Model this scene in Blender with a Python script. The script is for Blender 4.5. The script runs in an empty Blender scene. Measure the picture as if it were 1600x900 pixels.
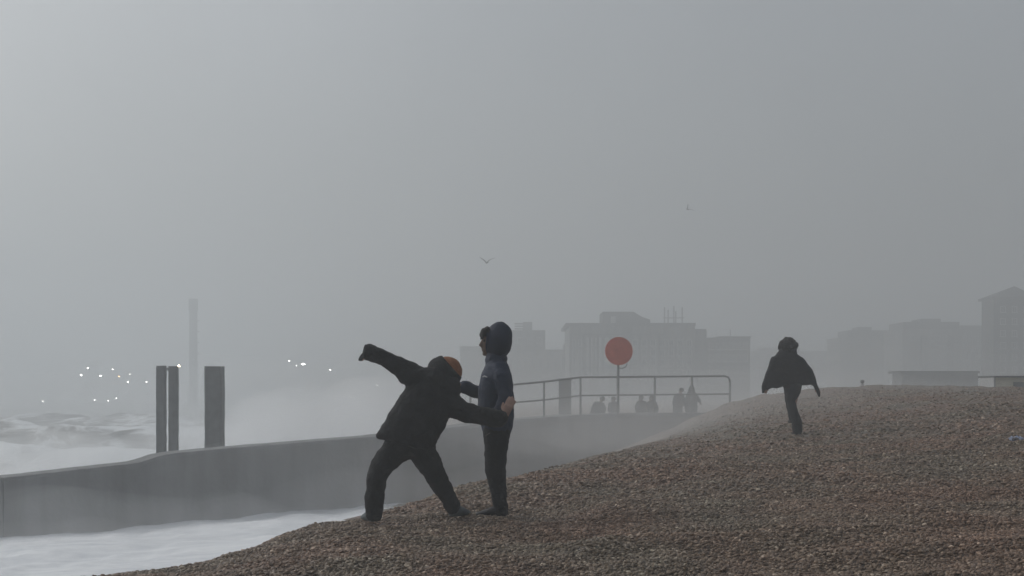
import bpy, bmesh, math, random
import numpy as np
from mathutils import Vector, noise, Matrix
random.seed(7); np.random.seed(7)
S = bpy.context.scene
R = math.radians

# ------------------------------------------------------------------ camera
F = 2400.0           # focal length in pixels of the 1600 px wide photograph
HZ = 612.0           # pixel row of the eye level
ZC = 3.6             # eye height above the sea
cam = bpy.data.cameras.new('camera'); cam_o = bpy.data.objects.new('camera', cam)
S.collection.objects.link(cam_o); S.camera = cam_o
cam.sensor_width = 36; cam.lens = 36*F/1600; cam.shift_y = (HZ-450)/1600
cam.clip_start = .1; cam.clip_end = 6000
cam_o.location = (0, 0, ZC); cam_o.rotation_euler = (R(90), 0, 0)

# ------------------------------------------------------------------ sky, sun, exposure
SUN_AZ, SUN_EL = -58.0, 38.0          # degrees left of the view, above the horizon
W = bpy.data.worlds.new('World'); S.world = W; W.use_nodes = True
nt = W.node_tree; nt.nodes.clear()
out = nt.nodes.new('ShaderNodeOutputWorld'); bg = nt.nodes.new('ShaderNodeBackground')
sky = nt.nodes.new('ShaderNodeTexSky'); sky.sky_type = 'NISHITA'; sky.sun_disc = False
sky.sun_elevation = R(SUN_EL); sky.sun_rotation = R(SUN_AZ)
sky.air_density = 1.0; sky.dust_density = 6.0; sky.ozone_density = 1.0
hs = nt.nodes.new('ShaderNodeHueSaturation'); hs.inputs['Saturation'].default_value = .35
cl = nt.nodes.new('ShaderNodeTexNoise'); cl.inputs['Scale'].default_value = 2.2; cl.inputs['Detail'].default_value = 5
tc = nt.nodes.new('ShaderNodeTexCoord')
mr = nt.nodes.new('ShaderNodeMapRange'); mr.inputs['To Min'].default_value = .7; mr.inputs['To Max'].default_value = 1.3
mx = nt.nodes.new('ShaderNodeMix'); mx.data_type = 'RGBA'; mx.blend_type = 'MULTIPLY'; mx.inputs[0].default_value = 1
nt.links.new(sky.outputs[0], hs.inputs['Color']); nt.links.new(tc.outputs['Generated'], cl.inputs['Vector'])
nt.links.new(cl.outputs['Fac'], mr.inputs['Value'])
nt.links.new(hs.outputs[0], mx.inputs[6]); nt.links.new(mr.outputs[0], mx.inputs[7])
tint = nt.nodes.new('ShaderNodeMix'); tint.data_type = 'RGBA'; tint.blend_type = 'MULTIPLY'; tint.inputs[0].default_value = 1
tint.inputs[7].default_value = (.955, .99, 1.015, 1)      # cold storm overcast
nt.links.new(mx.outputs[2], tint.inputs[6]); nt.links.new(tint.outputs[2], bg.inputs['Color']); bg.inputs['Strength'].default_value = .1
nt.links.new(bg.outputs[0], out.inputs['Surface'])
sl = bpy.data.lights.new('sun', 'SUN'); sl.energy = .7; sl.angle = R(30); sl.color = (1, .985, .96)
so = bpy.data.objects.new('sun', sl); S.collection.objects.link(so)
sv = Vector((math.sin(R(SUN_AZ))*math.cos(R(SUN_EL)), math.cos(R(SUN_AZ))*math.cos(R(SUN_EL)), math.sin(R(SUN_EL))))
so.rotation_euler = sv.to_track_quat('Z', 'Y').to_euler(); so.location = sv*200
S.view_settings.view_transform = 'Standard'; S.view_settings.look = 'None'
S.view_settings.gamma = 1; S.view_settings.use_curve_mapping = False
S.view_settings.exposure = -0.05
S.cycles.use_denoising = True
S.cycles.max_bounces = 8; S.cycles.volume_bounces = 3; S.cycles.diffuse_bounces = 3; S.cycles.transparent_max_bounces = 16

# ------------------------------------------------------------------ helpers
C = S.collection
def P(px, py, d):
    """a point seen at pixel (px, py) of the photograph, d metres ahead"""
    return Vector(((px-800)/F*d, d, ZC+(HZ-py)/F*d))
def link(name, me, m=None, parent=None):
    o = bpy.data.objects.new(name, me); C.objects.link(o)
    if m is not None and me is not None:
        me.materials.clear(); me.materials.append(m)
    if parent is not None: o.parent = parent
    return o
def tag(o, label=None, cat=None, group=None, kind=None):
    if label: o['label'] = label
    if cat: o['category'] = cat
    if group: o['group'] = group
    if kind: o['kind'] = kind
    return o
def empty(name, loc, label, cat, group=None):
    o = bpy.data.objects.new(name, None); C.objects.link(o); o.location = loc
    o.empty_display_size = .1
    return tag(o, label, cat, group)
def child(name, bm, m, root, smooth=False):
    """bmesh in world coordinates -> mesh object under an unrotated root"""
    me = bpy.data.meshes.new(name)
    bmesh.ops.recalc_face_normals(bm, faces=bm.faces)
    bm.to_mesh(me); bm.free()
    top = root
    loc = Vector((0, 0, 0))
    while top is not None:
        loc += top.location; top = top.parent
    me.transform(Matrix.Translation(-loc))
    if smooth: me.polygons.foreach_set('use_smooth', [True]*len(me.polygons))
    return link(name, me, m, root)
def box(bm, x0, x1, y0, y1, z0, z1):
    v = [bm.verts.new((x, y, z)) for x in (x0, x1) for y in (y0, y1) for z in (z0, z1)]
    for f in ((0,1,3,2),(4,6,7,5),(0,4,5,1),(2,3,7,6),(0,2,6,4),(1,5,7,3)):
        bm.faces.new([v[i] for i in f])
def BX(*a):
    bm = bmesh.new(); box(bm, *a); return bm
def pxbox(px0, px1, py0, py1, d, depth, bm=None):
    bm = bm or bmesh.new(); a = P(px0, py0, d); b = P(px1, py1, d)
    box(bm, a.x, b.x, d, d+depth, b.z, a.z); return bm
def loft(bm, rings, side=(1, 0, 0), n=14, cap=True):
    """rings: (point, r_side, r_front) ; rounded ends when cap"""
    pts = [Vector(r[0]) for r in rings]; sd = Vector(side)
    def frame(i):
        a = pts[max(i-1, 0)]; b = pts[min(i+1, len(pts)-1)]
        t = (b-a).normalized(); s = sd-sd.dot(t)*t
        if s.length < .05: s = Vector((0, 1, 0))-Vector((0, 1, 0)).dot(t)*t
        s.normalize(); return t, s, t.cross(s)
    full = []
    for i, r in enumerate(rings):
        t, s, f = frame(i); ra = r[1]; rb = r[2] if len(r) > 2 else r[1]
        if cap and i == 0:
            m = min(ra, rb)
            for k in (.25, .72): full.append((pts[i]-t*m*(.75 if k < .5 else .5), s, f, ra*k*1.1, rb*k*1.1))
        full.append((pts[i], s, f, ra, rb))
        if cap and i == len(rings)-1:
            m = min(ra, rb)
            for k in (.72, .25): full.append((pts[i]+t*m*(.75 if k < .5 else .5), s, f, ra*k*1.1, rb*k*1.1))
    prev = None
    for p, s, f, ra, rb in full:
        cur = [bm.verts.new(p+s*ra*math.cos(2*math.pi*k/n)+f*rb*math.sin(2*math.pi*k/n)) for k in range(n)]
        if prev:
            for k in range(n): bm.faces.new((prev[k], prev[(k+1) % n], cur[(k+1) % n], cur[k]))
        else: bm.faces.new(list(reversed(cur)))
        prev = cur
    bm.faces.new(prev)
    return bm
def ball(bm, c, r, seg=16, rot=None):
    g = bmesh.ops.create_uvsphere(bm, u_segments=seg, v_segments=seg//2+2, radius=1)
    M = Matrix.Translation(Vector(c)) @ (rot or Matrix.Identity(4)) @ Matrix.Diagonal((r[0], r[1], r[2], 1))
    bmesh.ops.transform(bm, matrix=M, verts=g['verts'])
    return g['verts']
def tube(bm, pts, r, n=8):
    return loft(bm, [(p, r) for p in pts], side=(.13, .31, .94), n=n, cap=False)
def fuse(bm, voxel, smooth=4, fold=0, fscale=.12):
    """one continuous skin from overlapping lofts"""
    me = bpy.data.meshes.new('tmp'); bm.to_mesh(me); bm.free()
    o = bpy.data.objects.new('tmp', me); C.objects.link(o)
    md = o.modifiers.new('r', 'REMESH'); md.mode = 'VOXEL'; md.voxel_size = voxel; md.use_smooth_shade = True
    if smooth: ms = o.modifiers.new('s', 'SMOOTH'); ms.factor = .5; ms.iterations = smooth
    if fold:
        tx = bpy.data.textures.new('folds', 'CLOUDS'); tx.noise_scale = fscale; tx.noise_depth = 2
        dm = o.modifiers.new('d', 'DISPLACE'); dm.texture = tx; dm.strength = fold; dm.mid_level = .5; dm.texture_coords = 'GLOBAL'
    dg = bpy.context.evaluated_depsgraph_get(); dg.update()
    res = bpy.data.meshes.new_from_object(o.evaluated_get(dg))
    bpy.data.objects.remove(o); bpy.data.meshes.remove(me)
    b2 = bmesh.new(); b2.from_mesh(res); bpy.data.meshes.remove(res)
    return b2

def mat(name, col, rough=.8, var=.15, scale=6, bump=0, bscale=40, col2=None, detail=5, spec=.3):
    m = bpy.data.materials.new(name); m.use_nodes = True; n = m.node_tree; b = n.nodes['Principled BSDF']
    b.inputs['Roughness'].default_value = rough; b.inputs['Specular IOR Level'].default_value = spec
    tcn = n.nodes.new('ShaderNodeTexCoord')
    ns = n.nodes.new('ShaderNodeTexNoise'); ns.inputs['Scale'].default_value = scale; ns.inputs['Detail'].default_value = detail
    n.links.new(tcn.outputs['Object'], ns.inputs['Vector'])
    rp = n.nodes.new('ShaderNodeValToRGB'); rp.color_ramp.elements[0].position = .3; rp.color_ramp.elements[1].position = .7
    c2 = col2 or [min(1, c*(1+var)) for c in col]; c1 = col if col2 else [c*(1-var) for c in col]
    rp.color_ramp.elements[0].color = (*c1, 1); rp.color_ramp.elements[1].color = (*c2, 1)
    n.links.new(ns.outputs['Fac'], rp.inputs['Fac']); n.links.new(rp.outputs[0], b.inputs['Base Color'])
    if bump:
        nb = n.nodes.new('ShaderNodeTexNoise'); nb.inputs['Scale'].default_value = bscale; nb.inputs['Detail'].default_value = 4
        n.links.new(tcn.outputs['Object'], nb.inputs['Vector'])
        bp = n.nodes.new('ShaderNodeBump'); bp.inputs['Strength'].default_value = bump; bp.inputs['Distance'].default_value = .03
        n.links.new(nb.outputs['Fac'], bp.inputs['Height']); n.links.new(bp.outputs[0], b.inputs['Normal'])
    return m
def volmat(name, col, dens, aniso=0):
    m = bpy.data.materials.new(name); m.use_nodes = True; n = m.node_tree; n.nodes.clear()
    o = n.nodes.new('ShaderNodeOutputMaterial'); v = n.nodes.new('ShaderNodeVolumePrincipled')
    v.inputs['Color'].default_value = (*col, 1); v.inputs['Density'].default_value = dens; v.inputs['Anisotropy'].default_value = aniso
    v.inputs['Density Attribute'].default_value = ''
    n.links.new(v.outputs[0], o.inputs['Volume'])
    m.cycles.homogeneous_volume = True
    return m
def emis(name, col, st):
    m = bpy.data.materials.new(name); m.use_nodes = True; n = m.node_tree; n.nodes.clear()
    o = n.nodes.new('ShaderNodeOutputMaterial'); e = n.nodes.new('ShaderNodeEmission')
    e.inputs[0].default_value = (*col, 1); e.inputs[1].default_value = st
    n.links.new(e.outputs[0], o.inputs['Surface']); m.cycles.emission_sampling = 'NONE'
    return m

M = dict(
    concrete=mat('wet_concrete', (.15, .15, .153), .7, .3, .7, .25, 9, detail=8),
    steel=mat('painted_steel', (.20, .203, .207), .6, .3, 4, .1, 30),
    pile=mat('old_timber', (.062, .064, .067), .85, .4, 3, .5, 14),
    red=mat('faded_red_paint', (.74, .20, .14), .6, .1, 5),
    black=mat('black_coat_cloth', (.012, .0122, .0145), .9, .35, 9, .5, 45),
    blackpants=mat('black_trouser_cloth', (.012, .012, .0145), .9, .3, 9, .4, 55),
    navy=mat('navy_jacket_nylon', (.014, .0225, .050), .7, .2, 8, .25, 30, spec=.25),
    navyhood=mat('navy_hood_nylon', (.0135, .021, .046), .7, .2, 8, .25, 30, spec=.25),
    skin=mat('skin', (.30, .19, .15), .6, .1, 12),
    tanskin=mat('tan_skin', (.16, .105, .075), .6, .1, 12),
    hair=mat('dark_hair', (.014, .012, .011), .7, .4, 40, .6, 90),
    orange=mat('orange_knit', (.30, .125, .055), .9, .2, 30, .5, 120),
    shoegrey=mat('grey_shoe', (.10, .12, .13), .7, .3, 20),
    shoedark=mat('dark_shoe', (.018, .015, .018), .6, .3, 20),
    white=mat('white_print', (.7, .7, .7), .6, .05),
    greyprint=mat('grey_print', (.10, .10, .10), .6, .05),
    farcoat=mat('dull_far_coat', (.03, .03, .032), .9, .3, 3),
    fartrouser=mat('dull_far_trousers', (.022, .022, .026), .9, .3, 3),
    gullgrey=mat('gull_grey', (.10, .10, .10), .8, .2, 9),
    gulldark=mat('gull_wing_grey', (.025, .025, .026), .8, .2, 9),
    stucco=mat('stained_stucco', (.17, .168, .164), .9, .25, .3, .1, 2),
    stucco2=mat('grey_render', (.095, .095, .096), .9, .25, .25, .1, 2),
    stone=mat('dark_stone', (.06, .059, .058), .9, .25, .3, .1, 2),
    slate=mat('slate_roof', (.05, .05, .053), .8, .25, .8),
    glass=mat('dark_window_glass', (.03, .032, .035), .15, .2, .5, spec=.5),
    frame=mat('pale_window_frame', (.36, .36, .36), .7, .1),
    beige=mat('beige_boards', (.58, .55, .42), .8, .12, 1.5),
    litter=mat('blue_white_plastic', (.12, .17, .34), .35, .2, 14, .3, 30, col2=(.62, .64, .70), detail=1, spec=.5),
    tower=mat('grey_tower_paint', (.045, .045, .05), .7, .2, .3),
    lampwhite=emis('lamp_white', (1, 1, .97), 15), lampwarm=emis('lamp_warm', (1, .83, .6), 24), lampdim=emis('lamp_dim', (1, .97, .92), 11),
    lamporange=emis('lamp_orange', (1, .55, .25), 12),
)

def weather(m, zscale, dark):
    n = m.node_tree; b = n.nodes['Principled BSDF']; src = b.inputs['Base Color'].links[0].from_socket
    geo = n.nodes.new('ShaderNodeNewGeometry'); mp = n.nodes.new('ShaderNodeMapping'); mp.inputs['Scale'].default_value = (1.6, 1.6, zscale)
    ns = n.nodes.new('ShaderNodeTexNoise'); ns.inputs['Scale'].default_value = 1.1; ns.inputs['Detail'].default_value = 6
    n.links.new(geo.outputs['Position'], mp.inputs[0]); n.links.new(mp.outputs[0], ns.inputs['Vector'])
    rp = n.nodes.new('ShaderNodeValToRGB'); rp.color_ramp.elements[0].position = .38; rp.color_ramp.elements[1].position = .62
    rp.color_ramp.elements[0].color = (dark, dark, dark*.97, 1); rp.color_ramp.elements[1].color = (1.12, 1.12, 1.12, 1)
    mm = n.nodes.new('ShaderNodeMix'); mm.data_type = 'RGBA'; mm.blend_type = 'MULTIPLY'; mm.inputs[0].default_value = 1
    n.links.new(ns.outputs['Fac'], rp.inputs[0]); n.links.new(src, mm.inputs[6]); n.links.new(rp.outputs[0], mm.inputs[7]); n.links.new(mm.outputs[2], b.inputs['Base Color'])
weather(M['concrete'], .16, .66); weather(M['pile'], .2, .6); weather(M['stucco'], .12, .6); weather(M['stucco2'], .12, .6)

# ------------------------------------------------------------------ beach
ROWS = [
 (-8, [(-30, -5), (-7, -3.8), (-4.5, -1.75), (0, -1.6), (6, -1.4), (20, -.9), (40, -.5)]),
 (8,  [(-30, -5), (-7.5, -3.4), (-4.4, -1.30), (0, -1.24), (4, -1.10), (12, -.75), (30, -.3)]),
 (10, [(-30, -5), (-7.2, -3.3), (-3.5, -1.22), (-2.4, -1.155), (0, -1.13), (3.3, -1.02), (12, -.55), (30, -.2)]),
 (13, [(-30, -5), (-6.5, -3.3), (-1.8, -1.13), (-1.1, -1.05), (0, -1.0), (4.3, -.86), (12, -.42), (30, -.1)]),
 (15.5, [(-30, -5), (-6.2, -3.3), (-.5, -.91), (1, -.86), (5, -.68), (12, -.3), (30, -.05)]),
 (20, [(-30, -5), (-5.8, -3.3), (.6, -.98), (2, -.9), (5, -.66), (9, -.35), (12, -.18), (30, 0)]),
 (24, [(-30, -5), (-5.5, -3.3), (1.2, -1.06), (4.4, -.68), (8, -.36), (14, -.06), (30, 0)]),
 (30, [(-30, -5), (-5.2, -3.3), (2.0, -1.22), (5, -.62), (8, -.16), (14, .02), (30, 0)]),
 (40, [(-30, -5), (-12, -4), (-2.5, -2.78), (0, -2.35), (3.3, -1.36), (4.8, -.68), (5.7, -.27), (8, .12), (11, .13), (14, .04), (25, 0), (40, -.2)]),
 (48, [(-30, -5), (-12, -4.4), (-2, -3.1), (2, -2.0), (6, -.9), (8, -.3), (11, -.05), (15, .0), (25, -.1), (40, -.4)]),
 (60, [(-40, -5), (-14, -4.4), (-4, -3), (2, -1.75), (6, -1.4), (10, -1.2), (16, -.9), (30, -.9), (80, -.9)]),
 (110, [(-60, -6), (-25, -4.4), (-15, -2.6), (-8, -1.4), (0, -1.3), (80, -1.2)]),
 (200, [(-90, -7), (-40, -4.4), (-28, -2), (-20, -1.2), (0, -1.1), (80, -1.1)]),
 (1900, [(-300, -7), (-60, -4.4), (-45, -2), (-30, -1.2), (0, -1.0), (1900, -1)]),
]
FEET = [(P(584, 815, 12.5), .0), (P(712, 809, 12.6), .0), (P(775, 808, 12.8), .0), (P(1246, 680, 23.5), .0)]
def base_h(x, y):
    ys = [r[0] for r in ROWS]
    vals = np.array([np.interp(x, [p[0] for p in r[1]], [p[1] for p in r[1]]) for r in ROWS])
    i = np.clip(np.searchsorted(ys, y)-1, 0, len(ys)-2)
    ya = np.array(ys)[i]; yb = np.array(ys)[i+1]; t = np.clip((y-ya)/(yb-ya), 0, 1)
    k = np.arange(len(x))
    return vals[i, k]*(1-t)+vals[i+1, k]*t
def spaced(a, b, step, far, g):
    c = list(np.arange(a, b+1e-6, step)); s = step; v = b
    while v < far:
        s *= g; v = min(v+s, far); c.append(v)
    return c
gx = spaced(-15, 22, .14, 1900, 1.13); l = -15; s = .14; left = []
while l > -1900: s *= 1.13; l = max(l-s, -1900); left.append(l)
gx = np.array(left[::-1]+gx); gy = np.array(spaced(-7, 52, .16, 1900, 1.1))
GX, GY = np.meshgrid(gx, gy)
H = base_h(GX.ravel(), GY.ravel()).reshape(GX.shape)
for _ in range(9):        # soften the interpolation creases
    Q = np.pad(H, 1, mode='edge'); H = (Q[:-2, 1:-1]+Q[2:, 1:-1]+Q[1:-1, :-2]+Q[1:-1, 2:]+2*H)/6
for f, dz in FEET:
    e = f.z-ZC
    fx = np.interp(f.x, gx, np.arange(len(gx))); fy = np.interp(f.y, gy, np.arange(len(gy)))
    cur = H[int(round(fy)), int(round(fx))]
    H += (e-cur)*np.exp(-((GX-f.x)**2+(GY-f.y)**2)/(2*.45**2))
near = (GX > -16) & (GX < 23) & (GY < 53)
for j, i in zip(*np.nonzero(near)):
    x, y = GX[j, i], GY[j, i]
    H[j, i] += .05*noise.noise((x*.55, y*.4, 1.3))+.045*noise.noise((x*1.5, y*1.1, 5.1))+.075*noise.noise((x*1.3+y*.5, y*3.0, 9.7))+.022*noise.noise((x*5, y*7, 3.7))
# a low storm ridge of thrown up shingle close to the camera
ridge = np.exp(-((GY-(10.15+.12*GX+.18*np.sin(GX*1.7)))**2)/(2*.22**2))*np.exp(-((GX-1.4)**2)/(2*1.3**2))
H += .07*ridge
def hgt(x, y):
    fx = np.interp(x, gx, np.arange(len(gx))); fy = np.interp(y, gy, np.arange(len(gy)))
    i = np.clip(fx.astype(int), 0, len(gx)-2); j = np.clip(fy.astype(int), 0, len(gy)-2); u = fx-i; v = fy-j
    return (H[j, i]*(1-u)*(1-v)+H[j, i+1]*u*(1-v)+H[j+1, i]*(1-u)*v+H[j+1, i+1]*u*v)+ZC
def gridmesh(name, XX, YY, ZZ):
    ny, nx = XX.shape
    me = bpy.data.meshes.new(name)
    v = np.stack([XX, YY, ZZ], -1).reshape(-1, 3)
    a = (np.arange(ny-1)[:, None]*nx+np.arange(nx-1)[None]).ravel()
    f = np.stack([a, a+1, a+nx+1, a+nx], -1)
    me.vertices.add(len(v)); me.vertices.foreach_set('co', v.ravel().astype(np.float32))
    me.loops.add(f.size); me.loops.foreach_set('vertex_index', f.ravel().astype(np.int32))
    me.polygons.add(len(f)); me.polygons.foreach_set('loop_start', np.arange(0, f.size, 4, dtype=np.int32))
    me.update(calc_edges=True); me.validate()
    me.polygons.foreach_set('use_smooth', [True]*len(me.polygons))
    return me

def shingle_mat(name, instanced):
    m = bpy.data.materials.new(name); m.use_nodes = True; n = m.node_tree; b = n.nodes['Principled BSDF']
    b.inputs['Roughness'].default_value = .5; b.inputs['Specular IOR Level'].default_value = .3
    geo = n.nodes.new('ShaderNodeNewGeometry')
    rp = n.nodes.new('ShaderNodeValToRGB'); cr = rp.color_ramp
    k_ = 1.6 if instanced else 1.35
    stops = [(q, tuple(min(.6, v*k_*w) for v, w in zip(c, (1.22, 1.0, .83)))) for q, c in [(0, (.055, .045, .039)), (.25, (.074, .061, .051)), (.5, (.092, .076, .063)), (.72, (.115, .097, .081)), (.9, (.145, .127, .11)), (.975, (.19, .175, .16)), (1, (.30, .29, .275))]]
    cr.elements[0].position = 0; cr.elements[0].color = (*stops[0][1], 1)
    cr.elements[1].position = 1; cr.elements[1].color = (*stops[-1][1], 1)
    for p, c in stops[1:-1]:
        e = cr.elements.new(p); e.color = (*c, 1)
    if instanced:
        oi = n.nodes.new('ShaderNodeObjectInfo'); n.links.new(oi.outputs['Random'], rp.inputs['Fac'])
    else:
        vo = n.nodes.new('ShaderNodeTexVoronoi'); vo.inputs['Scale'].default_value = 34
        n.links.new(geo.outputs['Position'], vo.inputs['Vector'])
        sp = n.nodes.new('ShaderNodeSeparateColor'); n.links.new(vo.outputs['Color'], sp.inputs[0])
        n.links.new(sp.outputs[0], rp.inputs['Fac'])
        bp = n.nodes.new('ShaderNodeBump'); bp.inputs['Strength'].default_value = .9; bp.inputs['Distance'].default_value = .04; bp.invert = True
        n.links.new(vo.outputs['Distance'], bp.inputs['Height']); n.links.new(bp.outputs[0], b.inputs['Normal'])
    # broad drifts of redder and greyer stones
    ns = n.nodes.new('ShaderNodeTexNoise'); ns.inputs['Scale'].default_value = .8; ns.inputs['Detail'].default_value = 4
    n.links.new(geo.outputs['Position'], ns.inputs['Vector'])
    r2 = n.nodes.new('ShaderNodeValToRGB'); r2.color_ramp.elements[0].position = .36; r2.color_ramp.elements[1].position = .64
    r2.color_ramp.elements[0].color = (.90, 1.0, .98, 1); r2.color_ramp.elements[1].color = (1.07, .96, .91, 1)
    n.links.new(ns.outputs['Fac'], r2.inputs['Fac'])
    mm = n.nodes.new('ShaderNodeMix'); mm.data_type = 'RGBA'; mm.blend_type = 'MULTIPLY'; mm.inputs[0].default_value = 1
    n.links.new(rp.outputs[0], mm.inputs[6]); n.links.new(r2.outputs[0], mm.inputs[7]); n.links.new(mm.outputs[2], b.inputs['Base Color'])
    return m
beach = link('beach', gridmesh('beach', GX, GY, H+ZC), shingle_mat('shingle_ground', False)); tag(beach, 'brown shingle beach rising to the right', kind='structure')

# loose pebbles: points scattered on the beach, stones instanced on them
def scatter(n, y0, y1, smin, smax):
    y = np.sqrt(np.random.rand(n)*(y1*y1-y0*y0)+y0*y0); x = (np.random.rand(n)*2-1)*(.37*y+.6)
    z = hgt(x, y); k = (z-ZC > -2.1)
    x, y, z = x[k], y[k], z[k]; s = smin+(smax-smin)*np.random.rand(len(x))**2.2
    return x, y, z, s
parts = [scatter(165000, 7, 13.5, .005, .017), scatter(110000, 13.5, 21, .007, .021), scatter(26000, 21, 27, .012, .030), scatter(14000, 26, 36, .012, .028), scatter(9000, 27, 46, .012, .028)]
px_, py_, pz_, ps_ = [np.concatenate([p[k] for p in parts]) for k in range(4)]
me = bpy.data.meshes.new('pebbles'); me.vertices.add(len(px_))
me.vertices.foreach_set('co', np.stack([px_, py_, pz_+ps_*.18], -1).ravel().astype(np.float32))
a = me.attributes.new('size', 'FLOAT', 'POINT'); a.data.foreach_set('value', ps_.astype(np.float32))
a = me.attributes.new('turn', 'FLOAT_VECTOR', 'POINT')
a.data.foreach_set('vector', np.stack([np.random.normal(0, .35, len(px_)), np.random.normal(0, .35, len(px_)), np.random.rand(len(px_))*6.28], -1).ravel().astype(np.float32))
peb = link('pebbles', me, shingle_mat('pebble_stone', True)); tag(peb, 'loose brown and grey pebbles covering the beach', 'pebbles', kind='stuff')
g = bpy.data.node_groups.new('pebble_scatter', 'GeometryNodeTree')
g.interface.new_socket('Geometry', in_out='INPUT', socket_type='NodeSocketGeometry'); g.interface.new_socket('Geometry', in_out='OUTPUT', socket_type='NodeSocketGeometry')
N = g.nodes; gi = N.new('NodeGroupInput'); go = N.new('NodeGroupOutput')
iop = N.new('GeometryNodeInstanceOnPoints'); g2i = N.new('GeometryNodeGeometryToInstance')
for k in range(5):
    ico = N.new('GeometryNodeMeshIcoSphere'); ico.inputs['Subdivisions'].default_value = 2; ico.inputs['Radius'].default_value = 1
    nz = N.new('ShaderNodeTexNoise'); nz.noise_dimensions = '4D'; nz.inputs['W'].default_value = k*3.7; nz.inputs['Scale'].default_value = .9
    sb = N.new('ShaderNodeVectorMath'); sb.operation = 'SUBTRACT'; sb.inputs[1].default_value = (.5, .5, .5)
    sc = N.new('ShaderNodeVectorMath'); sc.operation = 'SCALE'; sc.inputs['Scale'].default_value = 1.3
    sp = N.new('GeometryNodeSetPosition'); tr = N.new('GeometryNodeTransform'); sm = N.new('GeometryNodeSetMaterial')
    tr.inputs['Scale'].default_value = (1.25, .72+.08*k, .46+.06*k); sm.inputs['Material'].default_value = peb.data.materials[0]
    g.links.new(nz.outputs['Color'], sb.inputs[0]); g.links.new(sb.outputs[0], sc.inputs[0])
    g.links.new(ico.outputs['Mesh'], sp.inputs['Geometry']); g.links.new(sc.outputs[0], sp.inputs['Offset'])
    g.links.new(sp.outputs[0], tr.inputs['Geometry']); g.links.new(tr.outputs[0], sm.inputs['Geometry']); g.links.new(sm.outputs[0], g2i.inputs[0])
at1 = N.new('GeometryNodeInputNamedAttribute'); at1.data_type = 'FLOAT'; at1.inputs[0].default_value = 'size'
at2 = N.new('GeometryNodeInputNamedAttribute'); at2.data_type = 'FLOAT_VECTOR'; at2.inputs[0].default_value = 'turn'
e2r = N.new('FunctionNodeEulerToRotation')
g.links.new(gi.outputs[0], iop.inputs['Points']); g.links.new(g2i.outputs[0], iop.inputs['Instance'])
iop.inputs['Pick Instance'].default_value = True
g.links.new(at1.outputs[0], iop.inputs['Scale']); g.links.new(at2.outputs[0], e2r.inputs[0]); g.links.new(e2r.outputs[0], iop.inputs['Rotation'])
g.links.new(iop.outputs[0], go.inputs[0])
md = peb.modifiers.new('scatter', 'NODES'); md.node_group = g

# ------------------------------------------------------------------ sea
SEA = -3.6
sy = np.array(spaced(30, 170, .55, 1900, 1.09))
sx = spaced(-70, 12, .5, 12, 1.1); l = -70; s = .5; left = []
while l > -1900: s *= 1.1; l = max(l-s, -1900); left.append(l)
sx = np.array(left[::-1]+sx); SX, SY = np.meshgrid(sx, sy); SZ = np.full(SX.shape, SEA)
def crest(x, y, pts, width, amp):
    """one long swell whose crest follows the polyline pts (x, y)"""
    yy = np.interp(x, [p[0] for p in pts], [p[1] for p in pts])
    dd = (y-yy); return amp*np.where(dd < 0, np.exp(-(dd/width)**2), np.exp(-(dd/(width*2.2))**2))
sw = SX*0
for j in range(SX.shape[0]):
    for i in range(SX.shape[1]):
        x, y = SX[j, i], SY[j, i]
        if y > 420 or x < -260: continue
        w = noise.noise((x*.03, y*.02, 3.3))*6
        a = 1-abs(math.sin((x*.11+y*.045+w)*.9))
        SZ[j, i] += .9*a**2*(.6+.6*noise.noise((x*.05, y*.03, 8)))+.5*noise.noise((x*.2, y*.12, 1))+.28*noise.noise((x*.5, y*.3, 4))+.14*noise.noise((x*1.2, y*.8, 7))
SZ += crest(SX, SY, [(-70, 150), (-45, 140), (-30, 128), (-10, 132)], 6, 1.0)
SZ += crest(SX, SY, [(-60, 102), (-36, 97), (-25, 93), (-12, 88), (0, 95)], 5, 1.35)*np.clip(-SX/6, 0, 1)
SZ += crest(SX, SY, [(-50, 66), (-26, 70), (-18, 62), (-10, 60), (0, 58)], 3, .8)*np.clip(-SX/4, 0, 1)
FO = np.zeros(SX.shape)
FO += crest(SX, SY, [(-50, 64.5), (-26, 68.5), (-18, 60.5), (-10, 58.5), (0, 56.5)], 3.2, 1.0)*np.clip((SX+24)/6, 0, 1)
FO += .9*crest(SX, SY, [(-60, 101.5), (-36, 96.5), (-25, 92.5), (-12, 87), (0, 94)], 1.3, 1.0)*np.clip((SX+50)/20, .4, 1)
FO += .8*crest(SX, SY, [(-60, 94), (-36, 90.5), (-25, 84), (-12, 84), (0, 90)], 4.0, 1.0)*np.clip((SX+22)/6, 0, 1)
FO -= .34*crest(SX, SY, [(-60, 93), (-36, 88), (-25, 85), (-12, 80), (0, 88)], 6.0, 1.0)*np.clip(-(SX+18)/6, 0, 1)
FO += .35*np.clip((SX+34)/15, 0, 1)+.08
FO += .45*crest(SX, SY, [(-70, 149), (-45, 139), (-30, 127), (-10, 131)], 2.5, 1.0)
FO += .7*np.exp(-((SY-(41.5+.5*SX+6))/7)**2)
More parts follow.
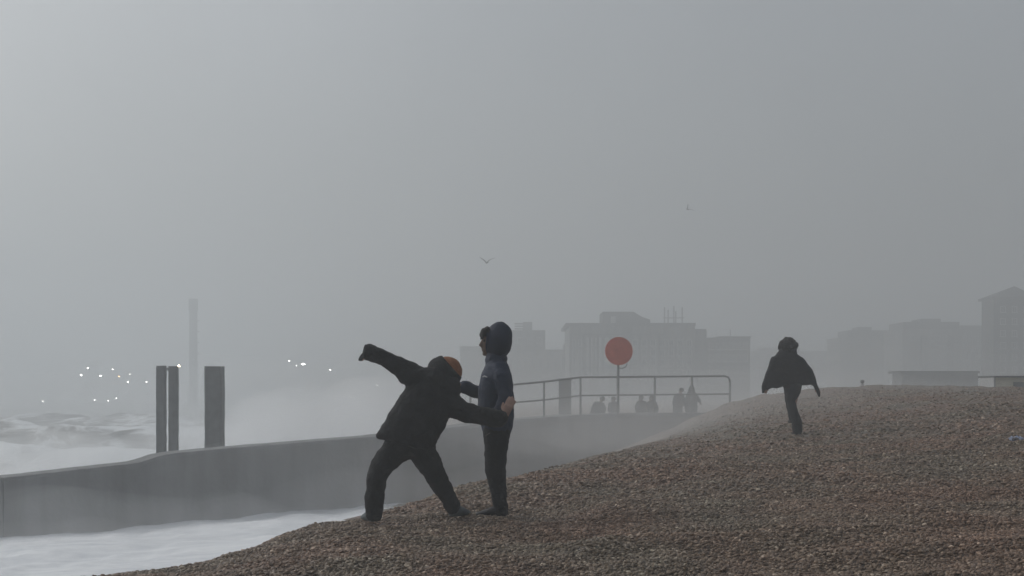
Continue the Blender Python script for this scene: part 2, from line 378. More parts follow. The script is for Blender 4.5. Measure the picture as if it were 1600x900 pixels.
def sea_mat():
    m = bpy.data.materials.new('storm_sea'); m.use_nodes = True; n = m.node_tree; b = n.nodes['Principled BSDF']
    b.inputs['Specular IOR Level'].default_value = .4
    geo = n.nodes.new('ShaderNodeNewGeometry'); mp = n.nodes.new('ShaderNodeMapping'); mp.inputs['Scale'].default_value = (.16, .06, .5)
    mp.inputs['Rotation'].default_value = (0, 0, .35)
    n.links.new(geo.outputs['Position'], mp.inputs['Vector'])
    ns = n.nodes.new('ShaderNodeTexNoise'); ns.inputs['Scale'].default_value = 1.5; ns.inputs['Detail'].default_value = 11; ns.inputs['Roughness'].default_value = .68; ns.inputs['Distortion'].default_value = 1.6
    n.links.new(mp.outputs[0], ns.inputs['Vector'])
    rp = n.nodes.new('ShaderNodeValToRGB'); cr = rp.color_ramp
    cr.elements[0].position = .42; cr.elements[0].color = (.085, .075, .064, 1); cr.elements[1].position = .66; cr.elements[1].color = (.80, .82, .83, 1)
    e = cr.elements.new(.52); e.color = (.20, .19, .178, 1)
    fa = n.nodes.new('ShaderNodeAttribute'); fa.attribute_name = 'foam'
    ma = n.nodes.new('ShaderNodeMath'); ma.operation = 'MULTIPLY_ADD'; ma.inputs[1].default_value = .2
    n.links.new(fa.outputs['Fac'], ma.inputs[0]); n.links.new(ns.outputs['Fac'], ma.inputs[2])
    n.links.new(ma.outputs[0], rp.inputs['Fac']); n.links.new(rp.outputs[0], b.inputs['Base Color'])
    b.inputs['Roughness'].default_value = .45
    bp = n.nodes.new('ShaderNodeBump'); bp.inputs['Strength'].default_value = .6; bp.inputs['Distance'].default_value = .25
    n.links.new(ns.outputs['Fac'], bp.inputs['Height']); n.links.new(bp.outputs[0], b.inputs['Normal'])
    return m
sme = gridmesh('sea', SX, SY, SZ+ZC); fat = sme.attributes.new('foam', 'FLOAT', 'POINT'); fat.data.foreach_set('value', FO.ravel().astype(np.float32))
sea = link('sea', sme, sea_mat()); tag(sea, 'brown grey stormy sea streaked with foam', kind='structure')

# wash of white foam in the corner between wall and beach
def wall_d(p): return 39.5/(1-.5*(p-800)/F)
fx = np.arange(-26, 2.5, .1); fy = np.arange(6, 43, .12); FX, FY = np.meshgrid(fx, fy)
FZ = -3.22+.052*np.clip(FX+11, -6, 12)
for j in range(FX.shape[0]):
    for i in range(FX.shape[1]):
        x, y = FX[j, i], FY[j, i]
        FZ[j, i] += .10*noise.noise((x*.35, y*.28, 2))+.05*noise.noise((x*1.1, y*.7, 6))+.022*noise.noise((x*3.3, y*2.2, 9))+.05*(1-abs(noise.noise((x*.8, y*.45, 12))))**3
FY2 = np.minimum(FY, 39.5+.5*FX+.35)          # ends inside the wall
fm = mat('sea_foam', (.70, .72, .75), .7, .1, 1.1, .8, 5, col2=(.93, .94, .95), detail=10)
fn = fm.node_tree; ftc = [x for x in fn.nodes if x.type == 'TEX_COORD'][0]; fmp = fn.nodes.new('ShaderNodeMapping'); fmp.inputs['Scale'].default_value = (.55, 1.3, 1); fmp.inputs['Rotation'].default_value = (0, 0, -.45)
fn.links.new(ftc.outputs['Object'], fmp.inputs[0])
for x in fn.nodes:
    if x.type == 'TEX_NOISE': fn.links.new(fmp.outputs[0], x.inputs['Vector']); x.inputs['Distortion'].default_value = 1.2; x.inputs['Roughness'].default_value = .62
foam = link('sea_foam', gridmesh('sea_foam', FX, FY2, FZ+ZC), fm); tag(foam, 'white foaming backwash between the groyne wall and the beach', 'foam', kind='stuff')

# ------------------------------------------------------------------ groyne wall
TOP = [(-420, 790), (0, 748), (60, 741), (150, 731), (215, 723.5), (232, 719.5), (250, 712.5), (275, 708), (330, 703), (590, 682), (690, 670), (803, 656.5), (907, 648.5), (1000, 646), (1120, 645)]
def wall_top(p): return float(np.interp(p, [t[0] for t in TOP], [t[1] for t in TOP]))
wall = empty('groyne_wall', P(600, 690, wall_d(600)), 'long grey concrete groyne wall sloping down into the sea', 'wall')
WT = 1.1; nrm = Vector((-.5, 1, 0)).normalized()
def wall_section(p0, p1):
    bm = bmesh.new(); prev = None; n = max(3, int((p1-p0)/6))
    for k in range(n+1):
        p = p0+(p1-p0)*k/n; d = wall_d(p); c = P(p, wall_top(p), d); z = c.z+.012*noise.noise((c.x*2.1, 0, 3)); zb = ZC-5.2
        prof = [(-.10, zb), (-.03, z-1.2), (0, z-.07), (.06, z), (WT-.06, z+.004), (WT, z-.07), (WT, zb)]
        ring = []
        for o, h in prof:
            q = Vector((c.x, c.y, 0))+nrm*(o+.012*noise.noise((c.x*1.3, h*1.3, 7))); q.z = h; ring.append(bm.verts.new(q))
        if prev:
            for i in range(len(ring)-1): bm.faces.new((prev[i], prev[i+1], ring[i+1], ring[i]))
        else: bm.faces.new(ring)
        prev = ring
    bm.faces.new(list(reversed(prev)))
    return child('wall_section', bm, M['concrete'], wall)
wall_section(-400, 3.6); wall_section(6.4, 1118)

# ------------------------------------------------------------------ railing on the groyne
rail = empty('railing', P(907, 648, wall_d(907)), 'grey tubular two rail metal railing along top of the groyne wall', 'railing')
def rail_pt(p, y): return P(p, y, wall_d(p)+.42)
def rtop(p): return float(np.interp(p, [680, 803, 850, 907, 1140], [616, 601, 596.5, 589.5, 587.5]))
def rmid(p): return float(np.interp(p, [680, 803, 850, 907, 1140], [643, 629, 625, 618, 615.5]))
RR = .027
tp = [rail_pt(p, rtop(p)) for p in (688, 720, 760, 803, 830, 850, 880, 907, 965, 1023, 1081, 1120, 1132)]
tp += [rail_pt(1137, 589), rail_pt(1139.6, 592), rail_pt(1140.5, 597)]
child('top_rail', tube(bmesh.new(), tp, RR), M['steel'], rail, True)
child('middle_rail', tube(bmesh.new(), [rail_pt(p, rmid(p)) for p in (688, 760, 803, 850, 880, 907, 965, 1023, 1081, 1140)], RR*.85), M['steel'], rail, True)
for p in (688, 735, 792, 850, 907, 965, 1023, 1081):
    child('post', tube(bmesh.new(), [rail_pt(p, rtop(p)), rail_pt(p, wall_top(p)+6)], RR*1.12), M['steel'], rail, True)
child('post', tube(bmesh.new(), [rail_pt(1140.5, 597), rail_pt(1140.5, 662)], RR*1.12), M['steel'], rail, True)

# ------------------------------------------------------------------ red marker disc
mk = empty('marker_sign', rail_pt(966, 646), 'round plain red disc on a thin pole at the railing', 'sign')
dz = wall_d(966)+.30
bm = bmesh.new(); rd = 22*dz/F
bmesh.ops.create_cone(bm, cap_ends=True, segments=64, radius1=rd, radius2=rd, depth=.03)
bmesh.ops.bevel(bm, geom=[e for e in bm.edges if len(e.link_faces) == 2 and any(len(f.verts) > 5 for f in e.link_faces)], offset=.008, segments=2, affect='EDGES')
bmesh.ops.transform(bm, matrix=Matrix.Translation(P(967, 548.5, dz)) @ Matrix.Rotation(R(90), 4, 'X') @ Matrix.Rotation(R(8), 4, 'Y'), verts=bm.verts)
child('disc', bm, M['red'], mk)
child('pole', tube(bmesh.new(), [P(966, 540, dz+.07), P(966, 652, dz+.07)], .034), M['steel'], mk, True)
child('hook', tube(bmesh.new(), [P(966, 575, dz+.07), P(972, 575.5, dz+.07), P(977, 574, dz+.07), P(980, 569, dz+.05)], .012), M['steel'], mk, True)
bm = bmesh.new(); box(bm, P(961, 540, dz).x, P(971, 540, dz).x, dz+.02, dz+.06, P(0, 556, dz).z, P(0, 542, dz).z)
child('clamp', bm, M['steel'], mk)

# ------------------------------------------------------------------ piles in the surf
def pile(p0, p1, ytop, d, label, extra=None):
    r = empty('sea_pile', Vector((P((p0+p1)/2, 0, d).x, d, ZC-5)), label, 'pile', 'piles standing in the surf')
    a, b = P(p0, ytop, d), P(p1, ytop, d); w = b.x-a.x
    bm = bmesh.new(); prev = None
    for k in range(25):
        z = ZC-5+(a.z-ZC+5)*k/24
        sh = [(0, 0), (.08, -.08), (.92, -.08), (1, 0), (1, 1), (0, 1)]
        ring = [bm.verts.new((a.x+u*w+.012*noise.noise((k*.9, u*3, p0)), d+v*w*.9+.01*noise.noise((k*.8, v*4, p1)), z+(.02*noise.noise((u*9, v*9, p0)) if k == 24 else 0))) for u, v in sh]
        if prev:
            for i in range(6): bm.faces.new((prev[i], prev[(i+1) % 6], ring[(i+1) % 6], ring[i]))
        prev = ring
    bm.faces.new(prev)
    child('shaft', bm, M['pile'], r)
    if extra: extra(r)
    return r
def bracket(r):
    child('bracket', pxbox(257.5, 264.5, 574.5, 579, 46.15, .08), M['steel'], r)
pile(243.8, 257.6, 571.5, 46, 'slender square pile left of its close twin, far left in the surf', bracket)
pile(263, 276.6, 572, 46, 'slender square pile right of its twin, nearest the far tower')
r = pile(319.5, 346.6, 572.5, 46, 'broadest square pile, standing alone right of the twin piles')

# ------------------------------------------------------------------ people
def hand(bm, wrist, direc, normal, thumb, s=1.0, curl=.5):
    """palm, four unequal bent fingers and a thumb; thumb = side it leaves from (+1/-1)"""
    d = Vector(direc).normalized(); nn = Vector(normal); nn = (nn-nn.dot(d)*d).normalized(); sd = d.cross(nn)*thumb
    w = Vector(wrist)
    loft(bm, [(w-d*.02*s, .026*s, .02*s), (w+d*.03*s, .036*s, .018*s), (w+d*.085*s, .042*s, .017*s)], side=sd, n=12)
    for k, ln in enumerate((.070, .080, .074, .058)):
        b0 = w+d*.082*s+sd*(.031-.021*k)*s
        pts = [b0]; dirv = d.copy()
        for q in range(3):
            ang = curl*(.55, .8, .7)[q]
            dirv = (dirv*math.cos(ang)-nn*math.sin(ang)*1).normalized() if q == 0 else (dirv*math.cos(ang)+dirv.cross(sd*thumb).normalized()*(-thumb)*math.sin(ang)*0-nn*math.sin(ang)).normalized()
            pts.append(pts[-1]+dirv*ln*s*(.42, .32, .26)[q])
        loft(bm, [(p, (.0095, .009, .0085, .007)[i]*s) for i, p in enumerate(pts)], side=sd, n=8)
    t0 = w+d*.03*s+sd*.03*s
    loft(bm, [(t0-sd*.012*s, .013*s), (t0+sd*.022*s+d*.022*s-nn*.01*s, .0115*s), (t0+sd*.032*s+d*.055*s-nn*.02*s, .009*s)], side=nn, n=8)
def head(bm, c, fwd, up, s=1.0):
    """skull, jaw, nose, lips, brow, ears: c is the head's centre, s the scale (1 = 0.225 m tall)"""
    f = Vector(fwd).normalized(); u = Vector(up); u = (u-u.dot(f)*f).normalized(); l = u.cross(f)
    Rm = Matrix((f, l, u)).transposed().to_4x4(); c = Vector(c)
    W_ = lambda a, b, d: c+(f*a+l*b+u*d)*s
    ball(bm, W_(-.012, 0, .03), (.096*s, .076*s, .085*s), 18, Rm)
    loft(bm, [(W_(.012, 0, .03), .066*s, .08*s), (W_(.02, 0, -.03), .058*s, .070*s), (W_(.034, 0, -.075), .042*s, .05*s), (W_(.05, 0, -.105), .024*s, .03*s)], side=l, n=14)
    loft(bm, [(W_(.083, 0, .02), .009*s), (W_(.096, 0, -.008), .012*s), (W_(.108, 0, -.026), .014*s), (W_(.092, 0, -.037), .014*s)], side=l, n=8)
    for sg in (-1, 1):
        loft(bm, [(W_(.072, sg*.045, .028), .011*s), (W_(.086, sg*.02, .03), .012*s)], side=u, n=8)
        loft(bm, [(W_(-.012, sg*.074, .02), .02*s, .008*s), (W_(-.012, sg*.08, -.03), .014*s, .008*s)], side=f, n=8)
        loft(bm, [(W_(.08, sg*.02, -.062), .008*s), (W_(.091, 0, -.058), .0095*s)], side=u, n=8)
        loft(bm, [(W_(.076, sg*.018, -.076), .008*s), (W_(.087, 0, -.074), .01*s)], side=u, n=8)
    ball(bm, W_(.073, 0, -.1), (.02*s, .02*s, .017*s), 10, Rm)
    return W_
def shoe(bm, heel, direc, ln=.27, s=1.0):
    d = Vector(direc); d.z = 0; d.normalize(); sd = Vector((-d.y, d.x, 0)); h = Vector(heel)
    loft(bm, [(h+Vector((0, 0, .05*s)), .036*s, .045*s), (h+d*.08*ln/.27+Vector((0, 0, .052*s)), .042*s, .048*s), (h+d*.17*ln/.27+Vector((0, 0, .036*s)), .047*s, .032*s), (h+d*.235*ln/.27+Vector((0, 0, .026*s)), .038*s, .022*s)], side=sd, n=12)
    loft(bm, [(h+d*.02+Vector((0, 0, .05)), .038*s, .045*s), (h+d*.015+Vector((0, 0, .115)), .038*s, .044*s)], side=sd, n=12)
def limb(bm, pts, radii, side=(0, 1, 0), n=14, cap=True):
    loft(bm, [(p, r) if not isinstance(r, tuple) else (p, r[0], r[1]) for p, r in zip(pts, radii)], side=side, n=n, cap=cap)
def shell(center, rad, cut_n, cut_off, thick, rot=None, noise_amp=.006):
    """a hood: an ellipsoid opened by a plane, with thickness"""
    bm = bmesh.new(); ball(bm, center, rad, 36, rot)
    for v in bm.verts: v.co += (v.co-Vector(center)).normalized()*noise_amp*(noise.noise(v.co*9)+.4*noise.noise(v.co*22))
    n = Vector(cut_n).normalized()
    bmesh.ops.bisect_plane(bm, geom=bm.verts[:]+bm.edges[:]+bm.faces[:], plane_co=Vector(center)+n*cut_off, plane_no=n, clear_outer=True)
    bmesh.ops.recalc_face_normals(bm, faces=bm.faces)
    bmesh.ops.solidify(bm, geom=bm.faces[:], thickness=thick)
    return bm
def person(body_bm, voxel, m, loc, label, group=None):
    b = fuse(body_bm, voxel, 3)
    me = bpy.data.meshes.new('person'); b.to_mesh(me); b.free(); me.transform(Matrix.Translation(-Vector(loc)))
    me.polygons.foreach_set('use_smooth', [True]*len(me.polygons))
    o = link('person', me, m); o.location = loc
    return tag(o, label, 'person', group)

# --- the thrower in black, back to the camera, legs wide, leaning right
def T(px, py, dd=0): return P(px, py, 12.5+dd)
b = bmesh.new()
limb(b, [T(637, 700), T(650, 665), T(666, 632, .02), T(676, 606, .04), T(684, 593, .06)], [(.15, .11), (.14, .11), (.165, .12), (.15, .11), (.06, .06)], side=(1, 0, .25))
limb(b, [T(684, 596, .05), T(690, 588, .09)], [.055, .055])
Lsh, Lel, Lwr = T(645, 588, .03), T(613, 567, .02), T(581, 553.5, -.02)
Rsh, Rel, Rwr = T(706, 622, .02), T(744, 651, -.06), T(785, 653, -.16)
limb(b, [T(676, 603, .04), Lsh, Lel, Lwr], [.07, .055, .042, .03]); limb(b, [T(676, 606, .04), Rsh, Rel, Rwr], [.07, .055, .042, .03])
hand(b, Lwr+Vector((.045, 0, -.005)), (-1, -.1, .05), (0, -.5, 1), 1, 1.0, 1.0)
hand(b, T(788, 650, -.17), (.42, -.1, 1), (-.5, -1, .1), -1, 1.05, .22)
for sg, hip, kn, an in ((-1, T(618, 706), T(588, 747, -.04), T(584, 803, 0)), (1, T(656, 704), T(689, 755, .03), T(711, 797, .1))):
    limb(b, [T(637, 698), hip, kn, an+Vector((0, 0, .02))], [.11, .085, .055, .04])
Wt = head(b, T(696, 581, .12), (.55, .8, -.35), (.3, .15, 1), .98)
th = person(b, .0055, M['skin'], T(640, 815), 'person in black hooded coat bending to throw, one arm flung back, legs wide')
b = bmesh.new()
limb(b, [T(634.5, 694), T(637, 684), T(647, 664), T(664, 636, .02), T(674, 610, .04), T(684, 592, .05)], [(.25, .175), (.24, .17), (.225, .165), (.222, .16), (.205, .15), (.115, .11)], side=(1, 0, .05), n=22, cap=False)
limb(b, [T(672, 604, .04), T(647, 588, .03), T(624, 575, .02), T(604, 561.5, .0), T(586, 555, -.02)], [.13, .105, .084, .068, .064])
limb(b, [T(675, 618, .03), T(706, 634, .0), T(740, 649, -.06), T(770, 652, -.13), T(784, 653, -.16)], [.13, .095, .078, .078, .072])
limb(b, [T(655, 592, .02), T(676, 596, .0), T(706, 607, .02)], [.10, .12, .10])
limb(b, [T(597, 558, -.02), T(583, 553, -.02), T(568, 550.5, -.03)], [.068, .070, .064], cap=False)
jk = child('coat', fuse(b, .010, 4, .042, .10), M['black'], th, True)
b = bmesh.new()
limb(b, [T(636, 690), T(616, 705), T(598, 727, -.02), T(588, 749, -.04), T(585.5, 778, -.02), T(584.5, 805, 0)], [.15, .118, .098, .083, .076, .07])
limb(b, [T(638, 688), T(660, 703), T(674, 731, .02), T(687, 754, .03), T(701, 778, .06), T(708.5, 793, .09)], [.15, .118, .10, .084, .07, .064])
child('trousers', fuse(b, .009, 3, .032, .08), M['blackpants'], th, True)
for hl, dr, mm in ((T(583, 817, .0), (-.35, .9, 0), M['shoegrey']), (T(706, 809, .1), (.5, .9, 0), M['shoegrey'])):
    b = bmesh.new(); shoe(b, hl, dr, .28, 1.05); child('shoe', fuse(b, .007, 2), mm, th, True)
b = bmesh.new(); ball(b, T(698, 580.5, .12), (.128, .124, .124), 24, Matrix.Rotation(R(-20), 4, 'Y'))
child('hat', fuse(b, .008, 2, .008, .03), M['orange'], th, True)
child('hood', shell(T(693.5, 584, .10), (.148, .148, .148), (.74, .0, .66), .088, .014, None, .012), M['black'], th, True)
b = bmesh.new(); limb(b, [T(672, 602, .06), T(685, 598, .08), T(706, 600, .1)], [.075, .10, .07])
child('collar', fuse(b, .010, 3, .012, .06), M['black'], th, True)
b = bmesh.new(); hand(b, Lwr+Vector((.045, 0, -.005)), (-1, -.1, .05), (0, -.5, 1), 1, 1.08, .8); child('glove', fuse(b, .005, 2), M['black'], th, True)

# --- the one in the navy jacket, in profile, facing the sea
def K(px, py, dd=0): return P(px, py, 12.85+dd)
b = bmesh.new()
limb(b, [K(778, 676), K(776, 640), K(775, 605), K(778, 578), K(780, 562)], [(.12, .095), (.115, .09), (.13, .09), (.11, .075), (.055, .055)], side=(0, 1, 0))
limb(b, [K(780, 566), K(777, 548)], [.05, .05])
limb(b, [K(779, 584, -.08), K(784, 592, -.16), K(791, 622, -.21), K(784, 640, -.22), K(776, 650, -.22)], [.05, .045, .04, .035, .03])
limb(b, [K(778, 584, .08), K(774, 592, .15), K(761, 616, .17), K(742, 611.5, .12), K(724, 604, .07)], [.05, .045, .04, .035, .03])
hand(b, K(776, 650, -.22), (-1, .1, -.1), (.1, -1, 0), 1, .85, .5)
hand(b, K(721, 602.5, .06), (-1, -.1, .1), (0, -.3, -1), -1, .95, .4)
for hip, kn, an in ((K(777, 682, -.08), K(774, 737, -.08), K(781, 795, -.07)), (K(776, 682, .08), K(776, 737, .08), K(782, 795, .09))):
    limb(b, [K(777, 672), hip, kn, an], [.10, .08, .052, .038])
Wk = head(b, K(770.5, 533.5), (-1, -.12, -.03), (0, 0, 1), 1.02)
kid = person(b, .006, M['tanskin'], K(780, 810), 'person in navy hooded jacket standing in profile facing the sea')
b = bmesh.new()
limb(b, [K(777.5, 670), K(775, 642), K(774.5, 612), K(776, 586), K(775.5, 567), K(772.5, 555)], [(.19, .130), (.185, .150), (.20, .146), (.20, .130), (.13, .094), (.085, .074)], side=(0, 1, 0), n=20)
limb(b, [K(779, 580, -.09), K(784, 590, -.17), K(791, 622, -.21), K(784, 640, -.22), K(774, 651, -.22)], [.09, .078, .066, .06, .05])
limb(b, [K(778, 582, .09), K(774, 592, .16), K(761, 616, .17), K(742, 611.5, .12), K(724, 604, .07)], [.09, .08, .066, .062, .056])
child('jacket', fuse(b, .009, 4, .024, .10), M['navy'], kid, True)
b = bmesh.new()
for dy, k0 in ((-.085, 0), (.085, 1.5)):
    limb(b, [K(776, 668, dy*.7), K(775.5, 690, dy), K(773.5+k0, 735, dy), K(778+k0, 765, dy), K(781+k0*.6, 797, dy)], [.118, .104, .084, .066, .052])
child('trousers', fuse(b, .009, 3, .026, .07), M['blackpants'], kid, True)
for dy, hx, ln in ((-.08, 787, .25), (.09, 789, .25)):
    b = bmesh.new(); shoe(b, K(hx, 809, dy), (-1, -.05, 0), ln, 1.0); child('shoe', fuse(b, .006, 2), M['shoedark'], kid, True)
hr = Matrix.Rotation(R(4), 4, 'Y')
child('hood', shell(K(778.3, 532), (.122, .132, .157), (-1, 0, .0), .092, .012, hr, .012), M['navyhood'], kid, True)
b = bmesh.new(); limb(b, [K(772, 551.5), K(772, 560), K(775, 572)], [(.085, .062), (.105, .078), (.12, .090)], side=(0, 1, 0), cap=False); limb(b, [K(784, 552), K(787, 562)], [(.07, .03), (.10, .035)], side=(0, 1, 0))
child('collar', fuse(b, .009, 3, .01, .05), M['navyhood'], kid, True)
b = bmesh.new()
ball(b, K(770, 521), (.104, .088, .056), 18)
for k in range(26):
    a = -1.25+2.5*k/25; st = K(762, 514)+Vector((0, math.sin(a)*.07, random.uniform(-.01, .01))); tip = K(751+random.uniform(-2, 4)+6*(1-math.cos(a)), 525.5+random.uniform(-3, 5))+Vector((0, math.sin(a)*.075, 0))
    limb(b, [st, (st+tip)/2+Vector((-.012, 0, .016)), tip], [.019, .016, .006], n=7)
child('hair', fuse(b, .006, 1), M['hair'], kid, True)
b = bmesh.new(); hc = K(778.3, 532)+Vector((-.091, 0, .0)); rp_ = [hc+Vector((.004*math.sin(3*t_), .128*.67*math.cos(t_), .156*.67*math.sin(t_))) for t_ in [2*math.pi*q/36 for q in range(37)]]
tube(b, rp_, .0095, 8); child('hood_rim', b, M['navy'], kid, True)
for sg in (-1, 1):
    b = bmesh.new(); ball(b, Wk(.074, sg*.031, .006), (.0135, .0135, .0105), 10); child('eye', b, M['hair'], kid, True)
b = bmesh.new()      # small slanted white print on the chest
pr = [(753.6, 588.2), (757, 586.4), (762.3, 589.2), (759.5, 589.6), (757, 588.6), (754.6, 589.8)]
lo = [b.verts.new(K(x, y, -.162-.004*(x-754))) for x, y in pr]; up_ = [b.verts.new(v.co+Vector((-.001, -.006, 0))) for v in lo]
b.faces.new(up_); b.faces.new(list(reversed(lo)))
for i in range(6): b.faces.new((lo[i], lo[(i+1) % 6], up_[(i+1) % 6], up_[i]))
logo = child('chest_print', b, M['white'], kid)
b = bmesh.new(); pr = [(758, 680.3), (765.5, 675.6), (765.8, 677), (759, 681.6)]
lo = [b.verts.new(K(x, y, -.195)) for x, y in pr]; up_ = [b.verts.new(v.co+Vector((0, -.005, 0))) for v in lo]
b.faces.new(up_); b.faces.new(list(reversed(lo)))
for i in range(4): b.faces.new((lo[i], lo[(i+1) % 4], up_[(i+1) % 4], up_[i]))
child('trouser_print', b, M['greyprint'], kid)

# --- the child running away with the coat spread by the wind
def G(px, py, dd=0): return P(px, py, 23.5+dd)
b = bmesh.new()
limb(b, [G(1238, 606), G(1232, 585), G(1229, 565), G(1230, 554)], [(.12, .09), (.12, .09), (.15, .09), (.05, .05)], side=(1, 0, 0))
limb(b, [G(1230, 558), G(1231, 548)], [.048, .048])
limb(b, [G(1228, 562), G(1212, 564), G(1202, 586, .02), G(1196.5, 603)], [.06, .05, .038, .026])
limb(b, [G(1230, 562), G(1247, 564), G(1263, 586, .02), G(1276, 605)], [.06, .05, .038, .026])
hand(b, G(1196.5, 603), (-.05, 0, -1), (0, -1, 0), -1, .8, .5); hand(b, G(1276.5, 605), (.35, 0, -1), (0, -1, 0), 1, .8, .5)
limb(b, [G(1239, 604), G(1241, 612), G(1239, 632, .02), G(1246.5, 670, -.05)], [.10, .085, .055, .04])
limb(b, [G(1236, 604), G(1235, 612, .05), G(1234, 630, .33), G(1238, 652, .28)], [.10, .085, .055, .04])
Wg = head(b, G(1230, 540, .02), (.15, 1, -.05), (0, 0, 1), 1.0)
run = person(b, .009, M['skin'], G(1244, 680), 'person with tousled hair running off up the beach, black coat spread like wings')
b = bmesh.new()
rows = [(1230, 550, 14, .11), (1229, 557.5, 21, .14), (1231, 565, 24.5, .145), (1232.5, 573, 29.5, .145), (1234, 582, 36, .14), (1235, 592, 39, .13), (1236, 603, 40, .12)]
limb(b, [G(x, y, .0) for x, y, _, _ in rows], [(h*23.5/F, q) for _, _, h, q in rows], side=(1, 0, 0), n=24, cap=False)
limb(b, [G(1226, 562), G(1211, 564), G(1202, 584), G(1196, 602), G(1194.5, 609)], [.10, .08, .06, .04, .018])
limb(b, [G(1232, 562), G(1247, 565), G(1262, 583), G(1273, 601), G(1277.5, 611)], [.10, .08, .06, .04, .016])
cb = fuse(b, .012, 3, .028, .12); zh = G(1236, 604).z
for v in cb.verts:          # wind lifts the hem unevenly
    k = max(0, 1-(v.co.z-zh)/.22); v.co.z += k*(.05*noise.noise((v.co.x*7, v.co.y*7, 2))-.05*min(1, abs(v.co.x-G(1236, 0).x)/.4)**2+.015); v.co.x += k*.05*(v.co.x-G(1236, 0).x)
child('coat', cb, M['black'], run, True)
b = bmesh.new()
limb(b, [G(1240, 602), G(1239.5, 612), G(1236, 627, .01), G(1240, 644, .0), G(1245.5, 662, -.03), G(1245.5, 674, -.05)], [.13, .112, .074, .072, .082, .076])
limb(b, [G(1236, 602), G(1236, 612, .05), G(1235, 630, .33), G(1239, 654, .28)], [.125, .105, .075, .065])
child('trousers', fuse(b, .011, 3, .02, .12), M['blackpants'], run, True)
for hl, dr in ((G(1246, 680.5, -.06), (-.1, 1, 0)), (G(1238, 662, .25), (0, 1, 0))):
    b = bmesh.new(); shoe(b, hl, dr, .24, .95); child('shoe', fuse(b, .008, 2), M['shoedark'], run, True)
b = bmesh.new(); ball(b, G(1230.5, 539.5, .0), (.138, .13, .12), 18)
for k in range(110):
    v = Vector((random.gauss(0, 1), random.gauss(-.3, 1), random.gauss(.1, .8))).normalized(); st = G(1230.5, 540)+Vector((v.x*.125, v.y*.115, v.z*.108))
    limb(b, [st, st+v*.012+Vector((.006, 0, -.004)), st+v*.02+Vector((.016, 0, -.012))], [.024, .018, .008], n=6)
child('hair', fuse(b, .009, 1, .06, .06), M['hair'], run, True)
b = bmesh.new(); limb(b, [G(1230.5, 558), G(1230.5, 549)], [(.15, .11), (.145, .10)], side=(1, 0, 0)); child('hood', fuse(b, .011, 3, .015, .07), M['black'], run, True)

# --- far figures on the lower beach beyond the groyne
def far_person(d, hd, sh, hp, kn, ft, lh, rh, w, label, hooded=False, m=None):
    """head, shoulder, hip, knees, feet, hands in photo pixels at distance d; w = half width of the coat in metres"""
    q = lambda t, dd=0: P(t[0], t[1], d+dd); b = bmesh.new()
    fz = float(hgt(np.array([q(ft[0]).x]), np.array([d]))[0])
    def foot(t):
        p = q(t); p.z = float(hgt(np.array([p.x]), np.array([d]))[0])+.09; return p
    limb(b, [q(hp), (q(hp)+q(sh))/2, q(sh)], [(.13, .11), (.12, .1), (.15, .1)], side=(1, 0, 0)); limb(b, [q(sh), q(hd)], [.06, .06])
    head(b, q(hd), (-.7, .4, -.1), (0, 0, 1), 1)
    for sg, h in ((-1, lh), (1, rh)):
        s0 = q(sh)+Vector((sg*.15, 0, 0)); limb(b, [q(sh), s0, (s0+q(h))/2+Vector((sg*.05, -.03, -.05)), q(h)], [.07, .05, .04, .03])
        hand(b, q(h), q(h)-s0, (0, -1, 0), sg, .9, .5)
    for sg, k_, f_ in ((-1, kn[0], ft[0]), (1, kn[1], ft[1])):
        limb(b, [q(hp), q(hp)+Vector((sg*.09, 0, -.04)), q(k_, -.1), foot(f_)], [.1, .08, .055, .04])
    o = person(b, .016, M['tanskin'], (q(hp).x, d, fz), label, 'far figures beyond the groyne')
    b = bmesh.new()
    limb(b, [q(hp)-Vector((0, 0, .1)), q(hp), (q(hp)*.5+q(sh)*.5), q(sh)], [(w*.95, .2), (w, .2), (w*.98, .19), (w*.8, .16)], side=(1, 0, 0))
    for sg, h in ((-1, lh), (1, rh)):
        s0 = q(sh)+Vector((sg*.14, 0, 0)); limb(b, [q(sh), s0, (s0+q(h))/2+Vector((sg*.05, -.03, -.05)), q(h)], [.1, .085, .075, .055])
    if hooded: limb(b, [q(sh), q(hd), q(hd)+Vector((.02, 0, .13))], [(.14, .13), (.14, .14), (.07, .07)])
    child('coat', fuse(b, .022, 3, .03, .15), m or M['farcoat'], o, True)
    b = bmesh.new()
    for sg, k_, f_ in ((-1, kn[0], ft[0]), (1, kn[1], ft[1])):
        limb(b, [q(hp), q(hp)+Vector((sg*.09, 0, -.05)), q(k_, -.1), foot(f_)+Vector((0, 0, .02))], [.14, .12, .09, .075])
        s = bmesh.new(); shoe(s, foot(f_)-Vector((0, -.05, .09)), (-.6, -.6, 0)); child('shoe', fuse(s, .016, 1), M['shoedark'], o, True)
    child('trousers', fuse(b, .022, 3), M['fartrouser'], o, True)
    if not hooded:
        b = bmesh.new(); ball(b, q(hd)+Vector((.01, .01, .035)), (.108, .1, .1), 12); child('hair', fuse(b, .016, 2), M['hair'], o, True)
    return o
far_person(62, (941, 624.5), (936, 632), (933, 648), ((929, 656), (939, 656)), ((931, 668), (938, 668)), (926, 645), (944, 644), .30, 'crouching far figure seen through the railing left of the red disc pole')
far_person(64, (958.5, 624.5), (958.5, 631), (959, 648), ((956, 660), (962, 660)), ((956, 672), (962, 672)), (954, 646), (964, 646), .20, 'slim far figure just left of the red disc pole')
far_person(62, (1001.5, 622.5), (1002, 630), (1003, 647), ((999, 659), (1006, 659)), ((999, 672), (1006, 672)), (995.5, 642), (1008, 642), .26, 'rounded far figure left of the one behind the third railing bay post')
